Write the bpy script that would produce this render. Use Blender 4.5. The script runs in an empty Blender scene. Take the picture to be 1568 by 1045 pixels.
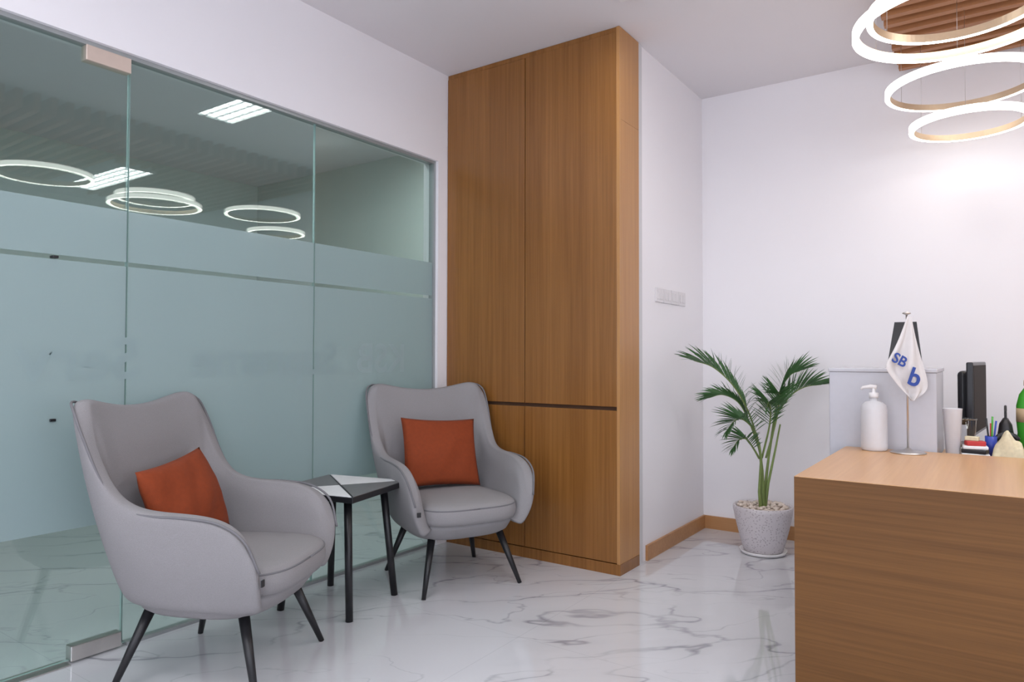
import bpy, bmesh, math, random
from mathutils import Vector, Matrix, Euler
random.seed(7)
scene = bpy.context.scene
scene.view_settings.view_transform = 'Standard'
scene.view_settings.exposure = 0.40
COL = scene.collection

# ------------------------------------------------------------------ materials
def new_mat(name):
    m = bpy.data.materials.new(name); m.use_nodes = True
    nt = m.node_tree
    for n in list(nt.nodes): nt.nodes.remove(n)
    out = nt.nodes.new('ShaderNodeOutputMaterial')
    return m, nt, out

def plain(name, col, rough=0.5, metal=0.0, noise=0.04, nscale=40, bump=0.0, bscale=200, coat=0.0, trans=0.0):
    m, nt, out = new_mat(name)
    b = nt.nodes.new('ShaderNodeBsdfPrincipled')
    b.inputs['Roughness'].default_value = rough
    b.inputs['Metallic'].default_value = metal
    b.inputs['Coat Weight'].default_value = coat
    b.inputs['Transmission Weight'].default_value = trans
    tc = nt.nodes.new('ShaderNodeTexCoord')
    n = nt.nodes.new('ShaderNodeTexNoise'); n.inputs['Scale'].default_value = nscale; n.inputs['Detail'].default_value = 4
    nt.links.new(tc.outputs['Object'], n.inputs['Vector'])
    mx = nt.nodes.new('ShaderNodeMix'); mx.data_type = 'RGBA'
    mx.inputs[6].default_value = (*[c*(1-noise) for c in col], 1)
    mx.inputs[7].default_value = (*[min(1, c*(1+noise)) for c in col], 1)
    nt.links.new(n.outputs['Fac'], mx.inputs[0])
    nt.links.new(mx.outputs[2], b.inputs['Base Color'])
    if bump > 0:
        n2 = nt.nodes.new('ShaderNodeTexNoise'); n2.inputs['Scale'].default_value = bscale; n2.inputs['Detail'].default_value = 2
        nt.links.new(tc.outputs['Object'], n2.inputs['Vector'])
        bp = nt.nodes.new('ShaderNodeBump'); bp.inputs['Strength'].default_value = bump; bp.inputs['Distance'].default_value = 0.002
        nt.links.new(n2.outputs['Fac'], bp.inputs['Height']); nt.links.new(bp.outputs[0], b.inputs['Normal'])
    nt.links.new(b.outputs[0], out.inputs[0])
    return m

def emis(name, col, s):
    m, nt, out = new_mat(name)
    e = nt.nodes.new('ShaderNodeEmission'); e.inputs[0].default_value = (*col, 1); e.inputs[1].default_value = s
    nt.links.new(e.outputs[0], out.inputs[0]); return m

def wood(name, dark, light, axis='Z', rough=0.32, fine=70, coat=0.0, spec=0.5):
    m, nt, out = new_mat(name)
    b = nt.nodes.new('ShaderNodeBsdfPrincipled'); b.inputs['Roughness'].default_value = rough
    b.inputs['Specular IOR Level'].default_value = spec
    b.inputs['Coat Weight'].default_value = coat; b.inputs['Coat Roughness'].default_value = 0.2
    tc = nt.nodes.new('ShaderNodeTexCoord')
    def grain(sc, lo, hi, det):
        mp = nt.nodes.new('ShaderNodeMapping')
        s = [sc, sc, sc]; s['XYZ'.index(axis)] = sc*0.018
        mp.inputs['Scale'].default_value = s
        n = nt.nodes.new('ShaderNodeTexNoise'); n.inputs['Scale'].default_value = 1; n.inputs['Detail'].default_value = det
        n.inputs['Roughness'].default_value = 0.65
        nt.links.new(tc.outputs['Object'], mp.inputs[0]); nt.links.new(mp.outputs[0], n.inputs['Vector'])
        r = nt.nodes.new('ShaderNodeMapRange'); r.inputs[1].default_value = lo; r.inputs[2].default_value = hi
        nt.links.new(n.outputs['Fac'], r.inputs[0]); return r.outputs[0]
    g1 = grain(fine, 0.3, 0.7, 6); g2 = grain(fine*0.16, 0.3, 0.7, 3)
    ad = nt.nodes.new('ShaderNodeMix'); ad.data_type = 'FLOAT'; ad.inputs[0].default_value = 0.40
    nt.links.new(g1, ad.inputs[2]); nt.links.new(g2, ad.inputs[3])
    mx = nt.nodes.new('ShaderNodeMix'); mx.data_type = 'RGBA'
    mx.inputs[6].default_value = (*dark, 1); mx.inputs[7].default_value = (*light, 1)
    nt.links.new(ad.outputs[0], mx.inputs[0]); nt.links.new(mx.outputs[2], b.inputs['Base Color'])
    bp = nt.nodes.new('ShaderNodeBump'); bp.inputs['Strength'].default_value = 0.08; bp.inputs['Distance'].default_value = 0.001
    nt.links.new(ad.outputs[0], bp.inputs['Height']); nt.links.new(bp.outputs[0], b.inputs['Normal'])
    nt.links.new(b.outputs[0], out.inputs[0]); return m

def marble():
    m, nt, out = new_mat('marble_tile')
    b = nt.nodes.new('ShaderNodeBsdfPrincipled'); b.inputs['Roughness'].default_value = 0.045
    b.inputs['IOR'].default_value = 2.0
    tc = nt.nodes.new('ShaderNodeTexCoord')
    mr0 = nt.nodes.new('ShaderNodeMapping'); mr0.inputs['Rotation'].default_value = (0, 0, math.radians(-42))
    nt.links.new(tc.outputs['Object'], mr0.inputs[0])
    mp = nt.nodes.new('ShaderNodeMapping'); mp.inputs['Scale'].default_value = (0.75, 1.9, 1)
    nt.links.new(mr0.outputs[0], mp.inputs[0])
    def vein(scale, width, dist, off, det=4, rg=.5):
        mo = nt.nodes.new('ShaderNodeMapping'); mo.inputs['Location'].default_value = (off, off*1.7, 0)
        nt.links.new(mp.outputs[0], mo.inputs[0])
        n = nt.nodes.new('ShaderNodeTexNoise'); n.inputs['Scale'].default_value = scale; n.inputs['Detail'].default_value = det
        n.inputs['Roughness'].default_value = rg; n.inputs['Distortion'].default_value = dist
        nt.links.new(mo.outputs[0], n.inputs['Vector'])
        s = nt.nodes.new('ShaderNodeMath'); s.operation = 'SUBTRACT'; s.inputs[1].default_value = 0.5
        nt.links.new(n.outputs['Fac'], s.inputs[0])
        a = nt.nodes.new('ShaderNodeMath'); a.operation = 'ABSOLUTE'; nt.links.new(s.outputs[0], a.inputs[0])
        r = nt.nodes.new('ShaderNodeMapRange'); r.inputs[1].default_value = 0; r.inputs[2].default_value = width
        r.inputs[3].default_value = 1; r.inputs[4].default_value = 0
        nt.links.new(a.outputs[0], r.inputs[0]); return r.outputs[0]
    v1 = vein(0.95, 0.0075, 0.25, 3.1, 5, .45); v2 = vein(1.7, 0.0055, 0.35, 11.0, 4, .4); v3 = vein(0.95, 0.045, 0.25, 3.1, 5, .45)
    msk = nt.nodes.new('ShaderNodeTexNoise'); msk.inputs['Scale'].default_value = 1.9
    nt.links.new(mp.outputs[0], msk.inputs['Vector'])
    mr = nt.nodes.new('ShaderNodeMapRange'); mr.inputs[1].default_value = 0.34; mr.inputs[2].default_value = 0.60
    nt.links.new(msk.outputs['Fac'], mr.inputs[0])
    def mul(a, bv):
        x = nt.nodes.new('ShaderNodeMath'); x.operation = 'MULTIPLY'; nt.links.new(a, x.inputs[0])
        if isinstance(bv, float): x.inputs[1].default_value = bv
        else: nt.links.new(bv, x.inputs[1])
        return x.outputs[0]
    def add(a, c):
        x = nt.nodes.new('ShaderNodeMath'); x.operation = 'ADD'; x.use_clamp = True
        nt.links.new(a, x.inputs[0]); nt.links.new(c, x.inputs[1]); return x.outputs[0]
    tot = add(add(mul(mul(v1, mr.outputs[0]), 0.65), mul(mul(v2, mr.outputs[0]), 0.40)), mul(mul(v3, mr.outputs[0]), 0.12))
    br = nt.nodes.new('ShaderNodeTexBrick'); br.inputs['Scale'].default_value = 1.0
    br.offset = 0.0; br.inputs['Mortar Size'].default_value = 0.0010; br.inputs['Brick Width'].default_value = 1.2; br.inputs['Row Height'].default_value = 1.2
    br.inputs['Color1'].default_value = (0, 0, 0, 1); br.inputs['Color2'].default_value = (0, 0, 0, 1); br.inputs['Mortar'].default_value = (1, 1, 1, 1)
    nt.links.new(tc.outputs['Object'], br.inputs['Vector'])
    tot2 = add(tot, mul(br.outputs['Color'], 0.3))
    mx = nt.nodes.new('ShaderNodeMix'); mx.data_type = 'RGBA'
    mx.inputs[6].default_value = (0.60, 0.60, 0.625, 1); mx.inputs[7].default_value = (0.20, 0.20, 0.23, 1)
    nt.links.new(tot2, mx.inputs[0]); nt.links.new(mx.outputs[2], b.inputs['Base Color'])
    nt.links.new(b.outputs[0], out.inputs[0]); return m

def two_sided_fresnel(nt, ior):
    """fresnel factor that is the same from either side of a thin pane"""
    g = nt.nodes.new('ShaderNodeNewGeometry')
    r = nt.nodes.new('ShaderNodeMapRange'); r.inputs[3].default_value = ior; r.inputs[4].default_value = 1.0/ior
    nt.links.new(g.outputs['Backfacing'], r.inputs[0])
    f = nt.nodes.new('ShaderNodeFresnel'); nt.links.new(r.outputs[0], f.inputs[0])
    return f.outputs[0]

def clear_glass(name, tint=(0.86, 0.935, 0.915)):
    m, nt, out = new_mat(name)
    t = nt.nodes.new('ShaderNodeBsdfTransparent'); t.inputs[0].default_value = (*tint, 1)
    g = nt.nodes.new('ShaderNodeBsdfGlossy'); g.inputs['Roughness'].default_value = 0.0; g.inputs[0].default_value = (0.95, 1, 0.98, 1)
    mx = nt.nodes.new('ShaderNodeMixShader')
    nt.links.new(two_sided_fresnel(nt, 1.6), mx.inputs[0]); nt.links.new(t.outputs[0], mx.inputs[1]); nt.links.new(g.outputs[0], mx.inputs[2])
    nt.links.new(mx.outputs[0], out.inputs[0]); return m

def frost(name, c):
    m, nt, out = new_mat(name)
    d = nt.nodes.new('ShaderNodeBsdfDiffuse'); tl = nt.nodes.new('ShaderNodeBsdfTranslucent'); tp = nt.nodes.new('ShaderNodeBsdfTransparent')
    n = nt.nodes.new('ShaderNodeTexNoise'); n.inputs['Scale'].default_value = 1.2
    tc = nt.nodes.new('ShaderNodeTexCoord'); nt.links.new(tc.outputs['Object'], n.inputs['Vector'])
    mc = nt.nodes.new('ShaderNodeMix'); mc.data_type = 'RGBA'; nt.links.new(n.outputs['Fac'], mc.inputs[0])
    mc.inputs[6].default_value = (*[x*0.96 for x in c], 1); mc.inputs[7].default_value = (*[x*1.04 for x in c], 1)
    nt.links.new(mc.outputs[2], d.inputs[0]); nt.links.new(mc.outputs[2], tl.inputs[0])
    a = nt.nodes.new('ShaderNodeMixShader'); a.inputs[0].default_value = 0.4
    nt.links.new(d.outputs[0], a.inputs[1]); nt.links.new(tl.outputs[0], a.inputs[2])
    e = nt.nodes.new('ShaderNodeMixShader'); e.inputs[0].default_value = 0.10
    nt.links.new(a.outputs[0], e.inputs[1]); nt.links.new(tp.outputs[0], e.inputs[2])
    g = nt.nodes.new('ShaderNodeBsdfGlossy'); g.inputs['Roughness'].default_value = 0.12
    e2 = nt.nodes.new('ShaderNodeMixShader')
    nt.links.new(two_sided_fresnel(nt, 1.35), e2.inputs[0]); nt.links.new(e.outputs[0], e2.inputs[1]); nt.links.new(g.outputs[0], e2.inputs[2])
    nt.links.new(e2.outputs[0], out.inputs[0]); return m

def terrazzo():
    m, nt, out = new_mat('terrazzo')
    b = nt.nodes.new('ShaderNodeBsdfPrincipled'); b.inputs['Roughness'].default_value = 0.5
    tc = nt.nodes.new('ShaderNodeTexCoord')
    v = nt.nodes.new('ShaderNodeTexVoronoi'); v.inputs['Scale'].default_value = 75
    nt.links.new(tc.outputs['Object'], v.inputs['Vector'])
    r = nt.nodes.new('ShaderNodeValToRGB'); r.color_ramp.elements[0].position = 0.22; r.color_ramp.elements[0].color = (0.40, 0.36, 0.38, 1)
    r.color_ramp.elements[1].position = 0.34; r.color_ramp.elements[1].color = (0.62, 0.58, 0.60, 1)
    nt.links.new(v.outputs['Distance'], r.inputs[0]); nt.links.new(r.outputs[0], b.inputs['Base Color'])
    nt.links.new(b.outputs[0], out.inputs[0]); return m

M_wall = plain('wall_paint', (0.83, 0.805, 0.825), 0.6, noise=0.015, nscale=2)
M_ceil = plain('ceiling_paint', (0.76, 0.735, 0.755), 0.7, noise=0.015, nscale=2)
M_bwall = plain('office_paint', (0.60, 0.66, 0.63), 0.8, noise=0.03, nscale=2)
M_marble = marble()
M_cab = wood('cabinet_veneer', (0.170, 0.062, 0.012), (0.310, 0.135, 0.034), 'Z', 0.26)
M_cabside_bright = wood('cabinet_side_veneer_bright', (0.36, 0.165, 0.055), (0.50, 0.255, 0.09), 'Z', 0.35)  # cabinet wood again; the side's greater brightness is put into the colour
M_desk_shaded = wood('counter_front_veneer_shaded', (0.090, 0.036, 0.008), (0.200, 0.090, 0.025), 'X', 0.38, 60, spec=0.3)  # counter wood, darker copy; weaker light on upright faces painted in
M_desk_lit = wood('counter_top_veneer_lit', (0.53, 0.285, 0.13), (0.66, 0.39, 0.19), 'Y', 0.33, 60)  # same counter wood, lighter copy; light falling on the top painted in
M_base = wood('skirting_wood', (0.36, 0.165, 0.06), (0.50, 0.26, 0.11), 'X', 0.4)
M_slat = wood('slat_wood', (0.34, 0.14, 0.055), (0.46, 0.21, 0.09), 'X', 0.5)
M_dark = plain('dark_gap', (0.02, 0.012, 0.008), 0.8)
M_gap = plain('brown_gap', (0.07, 0.030, 0.012), 0.8)
M_black = plain('black_metal', (0.008, 0.008, 0.010), 0.4)
M_blackp = plain('black_plastic', (0.012, 0.012, 0.015), 0.3)
M_steel = plain('brushed_steel', (0.62, 0.60, 0.58), 0.3, 1.0)
M_patch = plain('patch_steel', (0.70, 0.58, 0.50), 0.45, 0.7)
M_alu = plain('alu_channel', (0.36, 0.38, 0.38), 0.4, 0.5)
M_trim = plain('corner_trim', (0.58, 0.57, 0.58), 0.45)
M_glass = clear_glass('clear_glass')
M_edge = plain('glass_edge', (0.36, 0.50, 0.47), 0.2)
M_frost = frost('frosted_film', (0.40, 0.505, 0.512))
M_text = frost('film_lettering', (0.47, 0.585, 0.592))
M_text2 = frost('film_lettering_dark', (0.405, 0.515, 0.522))
M_fab = plain('grey_fabric', (0.262, 0.250, 0.256), 0.9, noise=0.16, nscale=380, bump=0.7, bscale=550)
M_pipe = plain('piping_fabric', (0.16, 0.155, 0.165), 0.9, noise=0.1, nscale=300)
M_orange = plain('rust_fabric', (0.225, 0.034, 0.0030), 0.85, noise=0.15, nscale=60, bump=0.5, bscale=500)
M_white = plain('white_laminate', (0.80, 0.80, 0.80), 0.35)
M_greytop = plain('grey_stone', (0.15, 0.15, 0.15), 0.4, noise=0.1)
M_switch = plain('switch_plastic', (0.70, 0.67, 0.68), 0.35)
M_pot = terrazzo()
M_saucer = plain('white_ceramic', (0.8, 0.78, 0.78), 0.3)
M_pebble = plain('pebbles', (0.70, 0.60, 0.52), 0.6, noise=0.25, nscale=25)
M_leaf = plain('palm_leaf', (0.045, 0.125, 0.035), 0.42, noise=0.4, nscale=12)
M_stem = plain('palm_stem', (0.18, 0.25, 0.07), 0.5, noise=0.3, nscale=20)
M_gold = plain('champagne_metal', (0.80, 0.62, 0.42), 0.4, 0.4)
M_ring = emis('ring_led', (1.0, 0.94, 0.88), 12)
M_ring2 = emis('ring_led_side', (1.0, 0.95, 0.90), 4.0)
M_panel = emis('panel_led', (0.94, 0.97, 1.0), 18)
M_panel_added = emis('panel_led_added', (0.97, 0.97, 1.0), 11)
M_panel_office_added = emis('panel_led_office_added', (0.95, 0.98, 1.0), 8)
M_spot = emis('spot_led', (1.0, 0.97, 0.93), 40)
M_blue = plain('blue_print', (0.02, 0.06, 0.30), 0.6)
M_flag = plain('flag_cloth', (0.66, 0.64, 0.64), 0.8)
M_plastic = plain('milky_plastic', (0.64, 0.63, 0.65), 0.3)
M_cabw = plain('office_white', (0.51, 0.505, 0.545), 0.2)
M_green = plain('green_liquid', (0.05, 0.33, 0.03), 0.2)
M_tan = plain('tan_cap', (0.45, 0.33, 0.2), 0.5)
M_red = plain('red_print', (0.5, 0.03, 0.03), 0.5)
M_bluep = plain('blue_plastic', (0.03, 0.06, 0.4), 0.4)
M_cream = plain('cream_cloth', (0.66, 0.58, 0.40), 0.9, noise=0.2, nscale=80)
M_leather = plain('black_leather', (0.018, 0.016, 0.018), 0.45, bump=0.4, bscale=300)
M_clear = clear_glass('clear_cup_plastic', (0.88, 0.90, 0.93))

# ------------------------------------------------------------------ geometry helpers
def empty(name, loc=(0, 0, 0), rz=0.0):
    e = bpy.data.objects.new(name, None); e.empty_display_size = 0.1
    e.location = loc; e.rotation_euler = (0, 0, rz); COL.objects.link(e); return e

def mesh_obj(name, verts, faces, mats, parent=None, smooth=False, mi=None):
    me = bpy.data.meshes.new(name); me.from_pydata([tuple(v) for v in verts], [], faces)
    if not isinstance(mats, (list, tuple)): mats = [mats]
    for m in mats: me.materials.append(m)
    if mi:
        for p, i in zip(me.polygons, mi): p.material_index = i
    if smooth:
        for p in me.polygons: p.use_smooth = True
    bm = bmesh.new(); bm.from_mesh(me); bmesh.ops.recalc_face_normals(bm, faces=bm.faces); bm.to_mesh(me); bm.free()
    o = bpy.data.objects.new(name, me); COL.objects.link(o)
    if parent: o.parent = parent
    return o

def box(name, lo, hi, mat, parent=None, bevel=0.0):
    x0, y0, z0 = lo; x1, y1, z1 = hi
    v = [(x0,y0,z0),(x1,y0,z0),(x1,y1,z0),(x0,y1,z0),(x0,y0,z1),(x1,y0,z1),(x1,y1,z1),(x0,y1,z1)]
    f = [(0,3,2,1),(4,5,6,7),(0,1,5,4),(1,2,6,5),(2,3,7,6),(3,0,4,7)]
    o = mesh_obj(name, v, f, mat, parent)
    if bevel > 0:
        b = o.modifiers.new('b', 'BEVEL'); b.width = bevel; b.segments = 3
    return o

def lathe(name, prof, mat, parent=None, seg=48, loc=(0,0,0), smooth=True, mats=None):
    v = []; f = []
    for r, z in prof:
        for i in range(seg):
            a = 2*math.pi*i/seg; v.append((loc[0]+r*math.cos(a), loc[1]+r*math.sin(a), loc[2]+z))
    n = len(prof)
    for j in range(n-1):
        for i in range(seg):
            f.append((j*seg+i, j*seg+(i+1)%seg, (j+1)*seg+(i+1)%seg, (j+1)*seg+i))
    f.append(tuple(range(seg))[::-1]); f.append(tuple((n-1)*seg+i for i in range(seg)))
    o = mesh_obj(name, v, f, mat, parent, smooth)
    return o

def tube_data(pts, rad, seg=10):
    pts = [Vector(p) for p in pts]; v = []; f = []
    n = len(pts)
    for i, p in enumerate(pts):
        t = (pts[min(i+1, n-1)] - pts[max(i-1, 0)]).normalized()
        up = Vector((0, 0, 1)) if abs(t.z) < 0.9 else Vector((1, 0, 0))
        a = t.cross(up).normalized(); b = t.cross(a).normalized()
        r = rad[i] if isinstance(rad, (list, tuple)) else rad
        for k in range(seg):
            an = 2*math.pi*k/seg; v.append(p + a*math.cos(an)*r + b*math.sin(an)*r)
    for i in range(n-1):
        for k in range(seg):
            f.append((i*seg+k, i*seg+(k+1)%seg, (i+1)*seg+(k+1)%seg, (i+1)*seg+k))
    f.append(tuple(range(seg))[::-1]); f.append(tuple((n-1)*seg+k for k in range(seg)))
    return v, f
def tube(name, pts, rad, mat, parent=None, seg=10):
    v, f = tube_data(pts, rad, seg); return mesh_obj(name, v, f, mat, parent, True)

def catmull(pts, k=6):
    P = [Vector(p) for p in pts]; P = [P[0]*2-P[1]] + P + [P[-1]*2-P[-2]]
    out = []
    for i in range(1, len(P)-2):
        for j in range(k):
            t = j/k; a, b, c, d = P[i-1:i+3]
            out.append(0.5*((2*b) + (c-a)*t + (2*a-5*b+4*c-d)*t*t + (3*b-a-3*c+d)*t**3))
    out.append(P[-2]); return out

def selip(hx, hy, cx, n=40, e=3.2, wf=0.0):
    out = []
    for i in range(n):
        a = 2*math.pi*i/n; c, s = math.cos(a), math.sin(a)
        x = math.copysign(abs(c)**(2/e), c); y = math.copysign(abs(s)**(2/e), s)
        out.append((cx+hx*x, hy*y*(1+wf*x)))
    return out
def loft(name, secs, mat, parent=None):
    v = []; f = []; n = len(secs[0][0])
    for ring, z in secs:
        for x, y in ring: v.append((x, y, z))
    for j in range(len(secs)-1):
        for i in range(n):
            f.append((j*n+i, j*n+(i+1)%n, (j+1)*n+(i+1)%n, (j+1)*n+i))
    f.append(tuple(range(n))[::-1]); f.append(tuple((len(secs)-1)*n+i for i in range(n)))
    return mesh_obj(name, v, f, mat, parent, True)

# ------------------------------------------------------------------ room shell
H = 2.92
box('floor', (-3.6, -3.2, -0.1), (5.6, 4.75, 0.0), M_marble)
box('ceiling', (-3.6, -3.2, H), (5.6, 4.75, H+0.1), M_ceil)
box('wall_back', (1.18, 4.65, 0), (5.5, 4.75, H), M_wall)
# right and rear walls, out of view; openings added to let daylight in
def wall_with_opening(name, axis, fixed, span, op, zop):
    """one mesh: four boxes around an opening"""
    v = []; f = []
    def bx(a0, a1, z0, z1):
        o = len(v)
        for z in (z0, z1):
            for a, c in ((a0, fixed[0]), (a1, fixed[0]), (a1, fixed[1]), (a0, fixed[1])):
                v.append((a, c, z) if axis == 'X' else (c, a, z))
        for q in [(0,3,2,1),(4,5,6,7),(0,1,5,4),(1,2,6,5),(2,3,7,6),(3,0,4,7)]: f.append(tuple(i+o for i in q))
    bx(span[0], op[0], 0, H); bx(op[1], span[1], 0, H); bx(op[0], op[1], 0, zop[0]); bx(op[0], op[1], zop[1], H)
    return mesh_obj(name, v, f, M_wall)
wall_with_opening('wall_right', 'Y', (5.5, 5.6), (-3.1, 4.75), (-2.6, 2.0), (0.8, 2.5))
wall_with_opening('wall_behind', 'X', (-3.2, -3.1), (-3.5, 5.6), (0.6, 5.0), (0.8, 2.5))
w2 = empty('added_window_right', (5.55, -.3, 0))  # unseen window, added as a daylight source from the right
for k, y in enumerate((-2.28, -.02, 2.24)): box('mullion_%d' % k, (-.03, y-.03, .8), (.03, y+.03, 2.5), M_white, w2)
box('rail_bottom', (-.03, -2.25, .8), (.03, 2.21, .85), M_white, w2); box('rail_top', (-.03, -2.25, 2.45), (.03, 2.21, 2.5), M_white, w2)
w3 = empty('added_window_behind', (2.8, -3.15, 0))  # second unseen window, added for daylight from behind the camera
for k, x in enumerate((-2.18, 0, 2.18)): box('mullion_%d' % k, (x-.02, -.03, .8), (x+.02, .03, 2.5), M_white, w3)
box('wall_partition', (0.0, 3.6, 0), (1.18, 4.75, H), M_wall)
box('wall_left_header', (-0.12, 0.45, 2.36), (0, 3.27, H), M_wall)
box('wall_left_return', (-0.12, 3.27, 0), (0, 4.65, H), M_wall)
box('wall_left', (-0.12, -3.1, 0), (0, 0.45, H), M_wall)
box('wall_office_far', (-3.6, -3.1, 0), (-3.5, 4.65, H), M_bwall)
box('wall_office_end', (-3.5, 4.45, 0), (-0.12, 4.55, H), M_bwall)
box('trim_1', (1.18, 3.602, 0), (1.188, 3.645, H), M_trim)
box('baseboard_partition', (1.18, 3.70, 0), (1.195, 4.65, 0.085), M_base)
box('baseboard_back', (1.195, 4.635, 0), (5.5, 4.65, 0.085), M_base)

# ------------------------------------------------------------------ glass partition
gp = empty('window_1', (-0.04, 0, 0))
for i, (a, b) in enumerate([(0.47, 1.413), (1.419, 2.347), (2.352, 3.255)]):
    z0, z1 = (0.012, 2.345)
    x0, x1 = -0.006, 0.006
    v = [(x0,a,z0),(x1,a,z0),(x1,b,z0),(x0,b,z0),(x0,a,z1),(x1,a,z1),(x1,b,z1),(x0,b,z1)]
    f = [(0,3,2,1),(4,5,6,7),(0,1,5,4),(1,2,6,5),(2,3,7,6),(3,0,4,7)]
    mesh_obj('glass_pane_%d' % (i+1), v, f, [M_glass, M_edge], gp, mi=[1,1,1,0,1,0])
    for j, (za, zb) in enumerate([(0.50, 1.508), (1.526, 1.73)]):
        mesh_obj('frost_film_%d_%d' % (i+1, j+1), [(0.0072,a+.001,za),(0.0072,b-.001,za),(0.0072,b-.001,zb),(0.0072,a+.001,zb)], [(0,1,2,3)], M_frost, gp)
box('head_channel', (-0.02, 0.45, 2.343), (0.02, 3.27, 2.36), M_alu, gp)
box('sill_channel', (-0.018, 1.43, 0.0), (0.018, 3.27, 0.014), M_alu, gp)
box('jamb_channel', (-0.02, 3.253, 0.0), (0.02, 3.27, 2.343), M_alu, gp)
box('patch_fitting_top', (-0.022, 1.245, 2.285), (0.022, 1.415, 2.345), M_patch, gp, 0.003)
box('patch_fitting_bottom', (-0.022, 1.225, 0.008), (0.022, 1.408, 0.065), M_steel, gp, 0.003)
box('floor_spring_plate', (-0.035, 0.98, 0.0), (0.035, 1.22, 0.006), M_steel, gp, 0.002)
box('clip_top', (-0.014, 1.145, 1.512), (0.014, 1.165, 1.522), M_black, gp, 0.002)
box('clip_bottom', (-0.014, 1.145, 0.908), (0.014, 1.165, 0.918), M_black, gp, 0.002)

def text_obj(name, s, size, M, mat, parent=None, ext=0.0004):
    cu = bpy.data.curves.new(name, 'FONT'); cu.body = s; cu.size = size; cu.extrude = ext; cu.offset = 0.004*size/0.2
    cu.materials.append(mat)
    o = bpy.data.objects.new(name, cu); COL.objects.link(o)
    if parent: o.parent = parent
    o.matrix_local = M; return o
R_text = Matrix(((0,0,-1,0),(-1,0,0,0),(0,1,0,0),(0,0,0,1)))
lt = empty('window_lettering', (-0.04, 0, 0))
def tx(n, s, y, mat, size=0.225, sx=1.0):
    return text_obj(n, s, size, Matrix.Translation((0.0085, y, 1.065)) @ R_text @ Matrix.Diagonal((sx,1,1,1)), mat, lt, ext=0.0)
tx('letters_1', 'KSB', 3.02, M_text); tx('letters_2', 'Supreme', 2.50, M_text2); tx('letters_3', 'Serv', 1.47, M_text2, sx=1.08)

# ------------------------------------------------------------------ built-in cabinet
cb = empty('built_in_cabinet', (0, 3.355, 0))
box('carcass', (0.004, 0.022, 0.062), (1.165, 0.244, H-0.002), M_gap, cb)
box('plinth', (0.004, 0.004, 0.0), (1.19, 0.244, 0.058), M_cab, cb)
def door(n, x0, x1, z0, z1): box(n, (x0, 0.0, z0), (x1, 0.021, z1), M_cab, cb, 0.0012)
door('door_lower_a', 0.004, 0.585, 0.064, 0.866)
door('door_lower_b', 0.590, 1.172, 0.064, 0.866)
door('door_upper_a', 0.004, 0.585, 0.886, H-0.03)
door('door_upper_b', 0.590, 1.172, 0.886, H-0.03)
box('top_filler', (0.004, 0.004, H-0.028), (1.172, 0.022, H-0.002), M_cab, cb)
box('side_lower', (1.166, 0.0225, 0.06), (1.19, 0.244, 2.42), M_cabside_bright, cb)
box('side_upper', (1.166, 0.0225, 2.4215), (1.19, 0.244, H-0.002), M_cabside_bright, cb)
box('side_edge_strip', (1.173, 0.0, 0.06), (1.19, 0.022, H-0.002), M_cabside_bright, cb)

# ------------------------------------------------------------------ switches
sw = empty('light_switch_panel', (1.18, 3.84, 1.475))
for i in range(4):
    y0 = i*0.118
    box('plate_%d' % i, (0.0, y0, 0), (0.009, y0+0.114, 0.086), M_switch, sw, 0.003)
    for j in range(2):
        box('rocker_%d_%d' % (i, j), (0.009, y0+0.014+j*0.045, 0.018), (0.013, y0+0.054+j*0.045, 0.068), M_switch, sw, 0.002)

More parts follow.
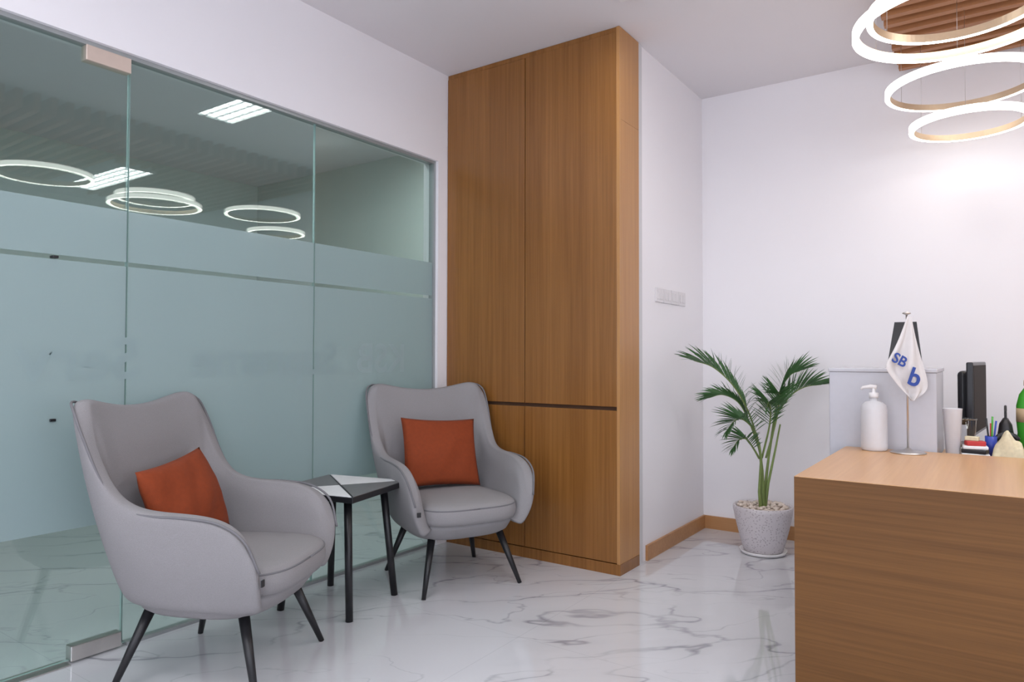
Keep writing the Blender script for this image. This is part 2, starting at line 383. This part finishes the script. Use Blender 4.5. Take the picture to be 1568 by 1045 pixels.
# ------------------------------------------------------------------ armchairs
def armchair(name, loc, rz):
    e = empty(name, (*loc, 0), rz)
    half = [  # bottom outer, top outer, thickness
        ((-.270,0,.275), (-.420,0,.962), .100),
        ((-.268,.10,.275), (-.422,.12,.970), .098),
        ((-.262,.16,.275), (-.418,.225,.992), .092),
        ((-.248,.215,.275), (-.398,.312,1.006), .088),
        ((-.215,.250,.275), (-.350,.360,.975), .080),
        ((-.170,.268,.275), (-.300,.370,.880), .072),
        ((-.115,.278,.275), (-.245,.364,.755), .066),
        ((-.050,.285,.275), (-.180,.356,.660), .066),
        ((.030,.290,.275), (-.080,.355,.632), .070),
        ((.120,.290,.275), (.050,.358,.630), .076),
        ((.195,.285,.275), (.175,.357,.615), .078),
        ((.250,.275,.28), (.262,.350,.560), .074),
        ((.285,.262,.285), (.305,.325,.450), .064)]
    cols = [(Vector((b[0],-b[1],b[2])), Vector((t[0],-t[1],t[2])), th) for b, t, th in half[:0:-1]] + \
           [(Vector(b), Vector(t), th) for b, t, th in half]
    n = len(cols); rows = [0, .2, .42, .65, .85, .96, 1.0]
    v = []; f = []; pipe = []
    for i, (b, t, th) in enumerate(cols):
        tg = cols[min(i+1, n-1)][1] - cols[max(i-1, 0)][1]; tg.z = 0; tg.normalize()
        inn = Vector((tg.y, -tg.x, 0))
        if inn.dot(Vector((0.02, 0, 0)) - Vector((t.x, t.y, 0))) < 0: inn = -inn
        outer = []; inner = []
        for s in rows:
            p = b.lerp(t, s); bulge = 0.024*math.sin(math.pi*min(1, s))
            po = p - inn*bulge; pi = p + inn*(th*(0.75 if s > .9 else 1.0) - bulge*0.6)
            if s == 1.0: po = po + inn*0.010; pi = pi - inn*0.004; pi.z += .004
            if s == 0: pi.z += 0.05
            outer.append(po); inner.append(pi)
        v += outer + inner[::-1]
        pipe.append(outer[-2]*0.45 + outer[-1]*0.55 + inn*0.001)
    m = len(rows)*2
    for i in range(n-1):
        for k in range(m):
            f.append((i*m+k, i*m+(k+1)%m, (i+1)*m+(k+1)%m, (i+1)*m+k))
    for base in (0, (n-1)*m):
        for k in range(len(rows)-1):
            f.append((base+k, base+k+1, base+m-2-k, base+m-1-k))
    o = mesh_obj('shell', v, f, M_fab, e, True)
    s = o.modifiers.new('s', 'SUBSURF'); s.levels = 2; s.render_levels = 3
    pp = catmull(pipe, 5)
    tube('piping', pp, 0.0045, M_pipe, e, 8)
    S = lambda k, z, c=0.035: (selip(0.300*k, 0.262*k, c, 56, 3.4, 0.07), z)
    loft('seat_cushion', [S(.90,.335), S(.965,.342), S(1.0,.362), S(1.005,.385), S(.995,.408), S(.965,.424), S(.90,.435), S(.75,.442), S(.5,.447), S(.2,.449)], M_fab, e)
    ring = [Vector((x, y, .414)) for x, y in selip(0.300*.985, 0.262*.985, .035, 56, 3.4, .07)]
    tube('seat_piping', ring+[ring[0]], 0.0035, M_pipe, e, 8)
    B = lambda hx, hy, z, c: (selip(hx, hy, c, 56, 3.0, 0.04), z)
    loft('seat_base', [B(.20,.20,.252,.0), B(.235,.232,.256,.0), B(.258,.255,.272,.004), B(.280,.268,.31,.012), B(.292,.268,.345,.022)], M_fab, e)
    for k, (sx, sy) in enumerate([(1,1),(1,-1),(-1,1),(-1,-1)]):
        tube('leg_%d' % (k+1), [(sx*.175, sy*.185, .262), (sx*.265, sy*.262, 0.0)], [.0195, .0105], M_black, e, 16)
    box('fabric_tag', (.303, -.312, .40), (.308, -.294, .422), M_black, e)
    return e

def pillow(name, loc, rz, off, tilt, roll, hs=0.19, hz=0.18, thick=0.062, seed=0):
    e = empty(name, (0, 0, 0))
    N = 26; v = []; f = []
    rnd = random.Random(seed); ph = [rnd.uniform(0, 6) for _ in range(6)]
    for side in (1, -1):
        for i in range(N+1):
            for j in range(N+1):
                a = -1+2*i/N; b = -1+2*j/N
                x = hz*a*(1-.07*(1-b*b)); y = hs*b*(1-.07*(1-a*a))
                th = thick*(max(0, (1-a*a)*(1-b*b)))**.42
                th *= 1+.07*math.sin(5*a+ph[0]+2*b)+.05*math.sin(9*b+4*a*side+ph[1])
                th *= 1-.05*abs(math.sin(8*math.atan2(b, a)+ph[2]))*(a*a+b*b)
                v.append((x, y, side*th + .008*math.sin(2*a+ph[3])*b))
    K = (N+1)**2
    for sd in (0, 1):
        for i in range(N):
            for j in range(N):
                q = [sd*K+i*(N+1)+j, sd*K+(i+1)*(N+1)+j, sd*K+(i+1)*(N+1)+j+1, sd*K+i*(N+1)+j+1]
                f.append(tuple(q) if sd == 0 else tuple(q[::-1]))
    o = mesh_obj('cover', v, f, M_orange, e, True)
    bm = bmesh.new(); bm.from_mesh(o.data); bmesh.ops.remove_doubles(bm, verts=bm.verts, dist=0.0004)
    bmesh.ops.recalc_face_normals(bm, faces=bm.faces); bm.to_mesh(o.data); bm.free()
    M = Matrix.Translation((*loc, 0)) @ Matrix.Rotation(rz, 4, 'Z') @ Matrix.Translation(off) @ Matrix.Rotation(math.radians(90-tilt), 4, 'Y') @ Matrix.Rotation(roll, 4, 'Z')
    e.matrix_world = M
    return e

C1 = ((0.450, 1.555), math.radians(26.5)); C2 = ((0.465, 2.850), math.radians(-26))
armchair('armchair', *C1); armchair('armchair', *C2)
pillow('throw_pillow', C1[0], C1[1], (-.140, -.04, .612), 20, .10, .205, .168, seed=1)
pillow('throw_pillow', C2[0], C2[1], (-.145, .0, .632), 18, -.05, .220, .188, seed=4)

# ------------------------------------------------------------------ side table
tb = empty('side_table', (.285, 2.250, 0), math.radians(13))
hs = .225; zt = .545
box('top_board', (-hs, -hs, zt-.026), (hs, hs, zt), M_black, tb, .003)
c = [(hs,hs),(hs,-hs),(-hs,-hs),(-hs,hs)]  # right, front, left, back
def tri(n, p, q, mat):
    pts = [Vector((0,0)), Vector(p), Vector(q)]; cen = sum(pts, Vector((0,0)))/3
    ins = []
    for k, w in enumerate(pts): ins.append(w + (cen-w).normalized()*(.008 if k == 0 else .009))
    v = [(a.x, a.y, z) for z in (zt, zt+.003) for a in ins]
    mesh_obj(n, v, [(0,2,1),(3,4,5),(0,1,4,3),(1,2,5,4),(2,0,3,5)], mat, tb)
tri('inlay_1', c[3], c[0], M_white); tri('inlay_2', c[0], c[1], M_greytop); tri('inlay_3', c[1], c[2], M_white); tri('inlay_4', c[2], c[3], M_greytop)
for k, (sx, sy) in enumerate([(1,1),(1,-1),(-1,1),(-1,-1)]):
    tube('leg_%d' % (k+1), [(sx*.145, sy*.145, zt-.026), (sx*.185, sy*.185, 0)], [.018, .016], M_black, tb, 14)
box('rail_x', (-.14,-.012,zt-.055), (.14,.012,zt-.026), M_black, tb); box('rail_y', (-.012,-.14,zt-.055), (.012,.14,zt-.026), M_black, tb)

# ------------------------------------------------------------------ reception counter
ct = empty('reception_counter', (2.26, 2.49, 0))
box('front_panel', (0, 0, 0), (2.1, .03, .7485), M_desk_shaded, ct, .001)
box('side_panel', (0, .0305, 0), (.03, .97, .7485), M_desk_shaded, ct, .001)
box('end_panel', (2.07, .0305, 0), (2.1, .97, .7485), M_desk_shaded, ct, .001)
box('top', (0, 0, .7225), (2.1, .97, .75), M_desk_lit, ct, .001)
box('modesty_panel', (.03, .6, .1), (2.07, .62, .722), M_desk_shaded, ct)
box('front_cap', (-.0008, -.0008, .0), (2.1, -.0002, .7480), M_desk_shaded, ct)
dk = empty('work_desk', (2.70, 3.49, 0))
box('desk_top', (0, 0, .70), (1.7, .78, .73), M_desk_lit, dk, .001)
box('desk_leg_a', (.02, .02, 0), (.05, .76, .70), M_white, dk); box('desk_leg_b', (1.65, .02, 0), (1.68, .76, .70), M_white, dk)
box('desk_shelf_edge', (-.08, 0, .70), (-.001, .3, .73), M_desk_lit, dk, .001)
wc = empty('filing_cabinet', (2.19, 3.475, 0))
box('body', (0, .0, 0), (.422, .45, 1.085), M_cabw, wc, .004)
box('lid', (-.004, -.004, 1.085), (.426, .455, 1.102), M_cabw, wc, .004)
for k in range(3):
    box('drawer_%d' % k, (.02, .45, .06+k*.34), (.40, .462, .38+k*.34), M_cabw, wc, .003)
    box('pull_%d' % k, (.16, .462, .26+k*.34), (.28, .475, .275+k*.34), M_steel, wc)

pb = empty('hand_sanitizer_bottle', (2.385, 3.385, .75))
lathe('bottle', [(.046,0),(.051,.006),(.052,.02),(.052,.175),(.048,.195),(.034,.208),(.016,.215),(.016,.228)], M_plastic, pb)
lathe('collar', [(.019,.226),(.019,.248),(.008,.250),(.007,.268)], M_saucer, pb, 24)
tube('nozzle', [(.012,0,.272),(-.012,0,.275),(-.042,-.004,.270),(-.05,-.004,.262)], [.009,.009,.006,.005], M_saucer, pb, 12)

fl = empty('table_flag', (2.515, 3.36, .75))
lathe('stand_base', [(.066,0),(.068,.004),(.060,.008),(.02,.012),(.008,.022)], M_steel, fl)
tube('pole', [(0,0,.02),(0,0,.585)], .0038, M_steel, fl, 12)
lathe('finial', [(.004,.58),(.016,.585),(.016,.589),(.003,.594)], M_steel, fl, 20)
rows = [(0.0,-.006,.012),(.03,-.016,.018),(.08,-.036,.030),(.13,-.060,.044),(.18,-.090,.058),(.215,-.112,.068),(.26,-.078,.080),(.30,-.048,.084),(.325,-.022,.066),(.345,-.004,.034),(.355,.004,.016)]
v = []; f = []; W = 16
u_ax = Vector((.82, .57, 0)); n_ax = Vector((.57, -.82, 0))
for (dz, l, r) in rows:
    for k in range(W+1):
        t = k/W; uu = l+(r-l)*t
        fold = .014*math.sin(t*11+dz*4)*min(1, dz*6)+.004
        v.append(u_ax*uu + n_ax*(fold+.010) + Vector((0,0,.575-dz)))
for i in range(len(rows)-1):
    for k in range(W): f.append((i*(W+1)+k, i*(W+1)+k+1, (i+1)*(W+1)+k+1, (i+1)*(W+1)+k))
o = mesh_obj('cloth', v, f, M_flag, fl, True); md = o.modifiers.new('s','SOLIDIFY'); md.thickness = .0015
s2 = o.modifiers.new('ss', 'SUBSURF'); s2.levels = 1; s2.render_levels = 2
Bf = Matrix(((u_ax.x, 0, n_ax.x, 0),(u_ax.y, 0, n_ax.y, 0),(0,1,0,0),(0,0,0,1)))
text_obj('print_letters', 'SB', .060, Matrix.Translation(u_ax*-.086+n_ax*.034+Vector((0,0,.388))) @ Bf @ Matrix.Rotation(-.5,4,'Z'), M_blue, fl)
text_obj('print_symbol', 'b', .105, Matrix.Translation(u_ax*-.024+n_ax*.034+Vector((0,0,.295))) @ Bf @ Matrix.Rotation(-.35,4,'Z'), M_blue, fl)

ts = empty('tablet_stand', (2.475, 3.70, 1.102))
box('foot', (-.05,-.03,0), (.05,.06,.008), M_blackp, ts, .003)
mesh_obj('screen', [(-.072,-.02,.008),(.072,-.02,.008),(.045,.03,.215),(-.045,.03,.215),(-.072,-.008,.008),(.072,-.008,.008),(.045,.042,.215),(-.045,.042,.215)],
         [(0,1,2,3),(4,7,6,5),(0,4,5,1),(1,5,6,2),(2,6,7,3),(3,7,4,0)], M_blackp, ts)

mo = empty('computer_monitor', (2.735, 4.00, .73), math.radians(85))
box('stand_foot', (-.09,-.05,0), (.09,.07,.012), M_blackp, mo, .004)
box('stand_neck', (-.025,.01,.012), (.025,.03,.16), M_blackp, mo, .004)
box('bezel', (-.24,-.022,.065), (.24,.005,.40), M_blackp, mo, .006)
box('rear_housing', (-.17,.005,.11), (.17,.05,.36), M_blackp, mo, .02)
box('display', (-.225,-.0235,.08), (.225,-.0222,.385), M_dark, mo)

cl = empty('paper_cup', (2.666, 3.545, .73))
lathe('cup', [(.024,0),(.026,.002),(.036,.20),(.037,.203),(.034,.203),(.024,.01)], M_plastic, cl, 32)
cc = empty('plastic_cup', (2.715, 3.640, .73))
lathe('cup', [(.026,0),(.034,.15),(.036,.15),(.037,.156),(.032,.15)], M_clear, cc, 32)
bt = empty('soda_bottle', (2.938, 3.80, .73))
lathe('bottle', [(.036,0),(.045,.01),(.047,.05),(.043,.09),(.047,.14),(.047,.21),(.036,.26),(.018,.288),(.016,.300)], M_green, bt, 32)
lathe('cap', [(.019,.298),(.019,.322),(.006,.326)], M_tan, bt, 24)
lathe('label', [(.0476,.14),(.0476,.20)], M_tan, bt, 32)
pc = empty('office_stationery', (2.745, 3.545, .73))
for k, (x, y, z, sx, sy, sz, r, mt) in enumerate([(0.0,.0,0,.10,.07,.018,.1,M_white),(0.0,.0,.018,.09,.06,.018,-.2,M_blackp),(.0,.0,.036,.09,.06,.014,.1,M_white),
        (.0,.0,.050,.07,.045,.02,.3,M_red),(-.01,.0,.070,.05,.03,.018,-.2,M_cream)]):
    o = box('item_%d' % k, (-sx/2,-sy/2,0), (sx/2,sy/2,sz), mt, pc, .004); o.location = (x, y, z); o.rotation_euler = (0, 0, r)
ph = empty('desk_telephone', (2.855, 3.682, .73), .2)
box('base', (-.040,-.028,0), (.040,.028,.05), M_blackp, ph, .008)
tube('handset', catmull([(-.040,-.01,.07),(-.02,-.01,.088),(.02,-.01,.088),(.040,-.01,.07)], 5), .011, M_blackp, ph, 12)
hb = empty('handbag', (2.853, 3.812, .73), 0)
loft('body', [(selip(.026,.065,0,32,3.5), 0.0), (selip(.031,.072,0,32,3.5), .006), (selip(.032,.074,0,32,3.2), .07), (selip(.024,.066,0,32,3), .125), (selip(.010,.058,0,32,3), .15)], M_leather, hb)
tube('handle', catmull([(0,-.035,.145),(0,-.030,.185),(0,0,.205),(0,.030,.185),(0,.035,.145)], 6), .005, M_leather, hb, 10)
pn = empty('pen_holder', (2.80, 3.635, .73))
lathe('cup', [(.020,0),(.022,.085),(.020,.085),(.018,.004)], M_bluep, pn, 24)
for k, (dx, dy, mt) in enumerate([(0,.0,M_red),(.012,.008,M_bluep),(-.01,.008,M_blackp),(.004,-.010,M_green)]):
    tube('pen_%d' % k, [(dx*.3,dy*.3,0.006),(dx*1.6,dy*1.6,.14+.01*k)], .0035, mt, pn, 8)
bl = empty('folded_cloth', (2.860, 3.560, .73))
v = []; f = []; N = 18
for i in range(N+1):
    for j in range(N+1):
        a = -1+2*i/N; b = -1+2*j/N
        hgt = .085*max(0,(1-a**4)*(1-b**4))*(1+.22*math.sin(6*a+2)+.18*math.sin(7*b+3*a))
        v.append((.058*a, .05*b, .001+hgt))
for i in range(N):
    for j in range(N): f.append((i*(N+1)+j, (i+1)*(N+1)+j, (i+1)*(N+1)+j+1, i*(N+1)+j+1))
mesh_obj('cloth', v, f, M_cream, bl, True)
wb = empty('ceramic_bowl', (2.995, 3.60, .73))
lathe('bowl', [(.03,0),(.045,.004),(.062,.05),(.068,.098),(.065,.098),(.055,.04),(.02,.01)], M_saucer, wb, 32)

# ------------------------------------------------------------------ palm
pl = empty('potted_palm', (1.68, 4.25, 0), math.radians(34.8))
lathe('saucer', [(.105,0),(.125,.004),(.135,.022),(.130,.022),(.10,.012)], M_saucer, pl)
lathe('pot', [(.100,.012),(.112,.022),(.128,.08),(.146,.15),(.160,.215),(.168,.255),(.169,.275),(.163,.281),(.153,.275),(.150,.25)], M_pot, pl)
v = []; f = []
for k in range(170):
    a = random.uniform(0, 2*math.pi); r = .142*math.sqrt(random.random()); s = random.uniform(.009, .015)
    cx, cy, cz = r*math.cos(a), r*math.sin(a), .268+random.uniform(-.003, .014)
    b0 = len(v)
    bm = bmesh.new(); bmesh.ops.create_icosphere(bm, subdivisions=1, radius=1)
    for w in bm.verts: v.append((cx+w.co.x*s*1.2, cy+w.co.y*s, cz+w.co.z*s*.6))
    for fc in bm.faces: f.append(tuple(b0+w.index for w in fc.verts))
    bm.free()
mesh_obj('pebbles', v, f, M_pebble, pl, True)
lathe('soil', [(.02,.24),(.150,.25),(.148,.262)], M_pebble, pl)
stems_v = []; stems_f = []; lv = []; lf = []
def add_tube(pts, rad, seg=8):
    v, f = tube_data(pts, rad, seg); o = len(stems_v); stems_v.extend(v); stems_f.extend([tuple(i+o for i in q) for q in f])
def leaflet(p, d, side, L, w, droop):
    o = len(lv); n = 5; d = d.normalized(); s = side.normalized()
    up = s.cross(d).normalized()
    pos = p.copy(); dirv = d.copy()
    for i in range(n+1):
        t = i/n; ww = w*(math.sin(math.pi*(0.12+0.88*t)) if t < 1 else 0.02)
        lv.extend([pos - s*ww + up*ww*.3, pos, pos + s*ww + up*ww*.3])
        dirv = (dirv + Vector((0, 0, -droop/n))).normalized(); pos = pos + dirv*(L/n)
    for i in range(n):
        for k in range(2): a = o+i*3+k; lf.append((a, a+1, a+4, a+3))
def frond(pts, L=.15, start=.35, n=20, seed=1, w=.0048, droop=.35, ls=1.0):
    n = int(n*1.5)
    rnd = random.Random(seed); P = catmull(pts, 10); m = len(P)
    add_tube(P, [.0055*(1-.8*i/(m-1))+.0008 for i in range(m)])
    for i in range(n):
        t = start+(1-start)*(i+.5)/n; q = t*(m-1); a = int(q); fr = q-a
        p = P[a].lerp(P[min(a+1, m-1)], fr); tg = (P[min(a+1, m-1)]-P[max(a-1, 0)]).normalized()
        side = tg.cross(Vector((0, 0, 1)));
        if side.length < .2: side = tg.cross(Vector((0,1,0)))
        side.normalize(); up = side.cross(tg).normalized()
        k = (i+.5)/n; LL = L*(0.55+0.75*math.sin(math.pi*(.15+.75*k)))*ls*1.0
        for sg in (1, -1):
            ang = math.radians(58-32*k+rnd.uniform(-8, 8))
            d = tg*math.cos(ang) + (side*sg*.66 + up*(.68 if sg > 0 else .40)).normalized()*math.sin(ang)
            leaflet(p, d, tg.cross(d) if (tg.cross(d)).length > .05 else side, LL*rnd.uniform(.85, 1.12), w, droop)
    tip = (P[-1]-P[-3]).normalized(); leaflet(P[-1], tip, tip.cross(Vector((0,0,1))), L*.6, w, droop)
k = .00388
def PX(u, v_, b=0.0): return Vector(((u-1167)*k, b, 1.15-(v_-547)*k))
add_tube([PX(1167,786),PX(1167,760),PX(1166,720),PX(1163,690)], [.016,.012,.0095,.007], 12)
add_tube([PX(1171,786,.03),PX(1174,740,.03),PX(1180,700,.04),PX(1186,670,.05)], [.013,.009,.007,.006], 12)
add_tube([PX(1163,786,-.02),PX(1160,750,-.02),PX(1163,700,-.02),PX(1160,675,-.02)], [.012,.009,.007,.005], 12)
add_tube([PX(1169,786,.0),PX(1176,740,.01),PX(1188,690,.02),PX(1198,650,.04)], [.010,.008,.006,.0045], 12)
frond([PX(1163,692),PX(1148,640,-.02),PX(1122,594,-.05),PX(1088,563,-.08),PX(1056,552,-.10)], .15, .32, 22, 1)
frond([PX(1186,672,.05),PX(1194,635,.04),PX(1212,606,.02),(PX(1232,592,0)),PX(1254,588,-.03)], .15, .25, 20, 2)
frond([PX(1163,692),PX(1152,660,-.05),PX(1130,640,-.1),PX(1112,640,-.16),PX(1098,652,-.2)], .12, .25, 18, 3)
frond([PX(1163,690),PX(1152,650,.04),PX(1138,618,.08),PX(1118,606,.14),PX(1100,612,.2)], .12, .3, 18, 4)
frond([PX(1166,700),PX(1172,650,-.06),PX(1168,622,-.12),PX(1158,612,-.2),PX(1150,618,-.26)], .13, .25, 18, 5)
frond([PX(1180,700,.04),PX(1192,640,.07),PX(1204,600,.10),PX(1222,575,.12),PX(1240,568,.14)], .14, .35, 18, 6)
frond([PX(1160,700,-.02),PX(1148,684,-.06),PX(1132,668,-.12),PX(1118,668,-.16),PX(1106,678,-.2)], .10, .25, 14, 7)
frond([PX(1172,700,0),PX(1182,655,-.03),PX(1186,622,-.06),PX(1180,602,-.14),PX(1168,600,-.2)], .13, .3, 16, 8)
mesh_obj('stems', stems_v, stems_f, M_stem, pl, True)
mesh_obj('leaflets', lv, lf, M_leaf, pl, True)

# ------------------------------------------------------------------ ceiling slats
sl = empty('ceiling_slat_panel', (0, 0, 0))
yv = 1.15; i = 0
while yv < 4.6:
    x1 = 4.7
    if 2.93 < yv+.02 < 3.37: x1 = 3.26
    box('slat_%d' % i, (2.38, yv, 2.80), (x1, yv+.04, H), M_slat, sl); yv += .105; i += 1

# ------------------------------------------------------------------ ring pendants
def hoop(e, R, dz, tag):
    seg = 96; hh = .016; t = .011
    prof = [(R, -hh), (R, hh), (R-t*2, hh), (R-t*2, -hh)]
    v = []; f = []; mi = []
    for i in range(seg):
        a = 2*math.pi*i/seg
        for r, zz in prof: v.append((r*math.cos(a), r*math.sin(a), zz+dz))
    for i in range(seg):
        j = (i+1) % seg
        for k in range(4):
            f.append((i*4+k, i*4+(k+1)%4, j*4+(k+1)%4, j*4+k)); mi.append({0: 2, 3: 0}.get(k, 1))
    mesh_obj('led_hoop'+tag, v, f, [M_ring, M_gold, M_ring2], e, mi=mi)
    z = e.location.z
    for k in range(3):
        a = 2*math.pi*k/3+2.6
        x, y = (R-t)*math.cos(a), (R-t)*math.sin(a)
        tube('wire%s_%d' % (tag, k), [(x, y, dz+hh), (x, y, H-z-.002)], .0011, M_steel, e, 6)
def ring_pendant(loc, R, extra=None):
    e = empty('ring_pendant_light', loc)
    hoop(e, R, 0, '')
    if extra: hoop(e, extra[0], extra[1], '_inner')
    lathe('canopy', [(.05, H-loc[2]-.03), (.055, H-loc[2]-.025), (.055, H-loc[2]-.001)], M_saucer, e, 32)
ring_pendant((2.70, 2.18, 2.455), .31)
ring_pendant((2.72, 3.00, 2.385), .345, (.295, .055))
ring_pendant((2.70, 4.00, 2.472), .33)
ring_pendant((2.72, 4.16, 2.325), .260)

# ------------------------------------------------------------------ LED troffers
def troffer(x0, x1, y0, y1, zb, mat, nx, ny):
    e = empty('led_ceiling_panel', ((x0+x1)/2, (y0+y1)/2, zb)); hx = (x1-x0)/2; hy = (y1-y0)/2; top = H-zb-.001
    t = .018
    box('frame_a', (-hx,-hy,0), (hx,-hy+t,top), M_saucer, e); box('frame_b', (-hx,hy-t,0), (hx,hy,top), M_saucer, e)
    box('frame_c', (-hx,-hy+t,0), (-hx+t,hy-t,top), M_saucer, e); box('frame_d', (hx-t,-hy+t,0), (hx,hy-t,top), M_saucer, e)
    z = .012
    mesh_obj('diffuser', [(-hx+t,-hy+t,z),(hx-t,-hy+t,z),(hx-t,hy-t,z),(-hx+t,hy-t,z)], [(0,3,2,1)], mat, e)
    for i in range(1, nx):
        x = -hx+2*hx*i/nx; box('louvre_x%d' % i, (x-.004,-hy+t,.002), (x+.004,hy-t,.011), M_saucer, e)
    for i in range(1, ny):
        y = -hy+2*hy*i/ny; box('louvre_y%d' % i, (-hx+t,y-.004,.002), (hx-t,y+.004,.011), M_saucer, e)
troffer(1.32, 1.83, 2.80, 3.11, 2.903, M_panel, 6, 4)
troffer(3.30, 4.44, 3.00, 3.31, 2.79, M_panel, 12, 4)
troffer(.8, 2.0, -.3, .3, 2.895, M_panel_added, 10, 5)  # this and the next three: unseen panels added to light the room
troffer(.8, 2.0, -2.2, -1.6, 2.895, M_panel_added, 10, 5)
troffer(3.2, 4.4, -.3, .3, 2.895, M_panel_added, 10, 5)
troffer(3.2, 4.4, -2.2, -1.6, 2.895, M_panel_added, 10, 5)
troffer(-.95, -.35, .9, 2.1, 2.895, M_panel_office_added, 5, 10)  # both office panels: added out of sight to brighten the space behind the glass
troffer(-.95, -.35, 2.9, 4.1, 2.895, M_panel_office_added, 5, 10)
def downlight(x, y, mat, r=.06):
    e = empty('recessed_downlight', (x, y, H))
    lathe('trim_ring', [(r,-.006),(r+.02,-.006),(r+.022,-.001),(r,-.001)], M_saucer, e, 40)
    lathe('lens', [(r,-.002),(r,-.005),(.002,-.005)], mat, e, 40)
downlight(.62, 2.2, M_spot)

# daylight outside the added windows
w = bpy.data.worlds.new('world'); scene.world = w; w.use_nodes = True
w.node_tree.nodes['Background'].inputs[0].default_value = (.82, .88, 1, 1); w.node_tree.nodes['Background'].inputs[1].default_value = 2.6

# ------------------------------------------------------------------ camera
cam = bpy.data.cameras.new('camera'); co = bpy.data.objects.new('camera', cam); COL.objects.link(co)
cam.sensor_width = 36; cam.lens = 24.6; cam.clip_start = .02
M = Matrix.Translation((2.83, 0, 1.15)) @ Matrix.Rotation(math.radians(34.8), 4, 'Z') @ Matrix.Rotation(math.radians(91.3), 4, 'X') @ Matrix.Rotation(math.radians(.12), 4, 'Z')
co.matrix_world = M
scene.camera = co
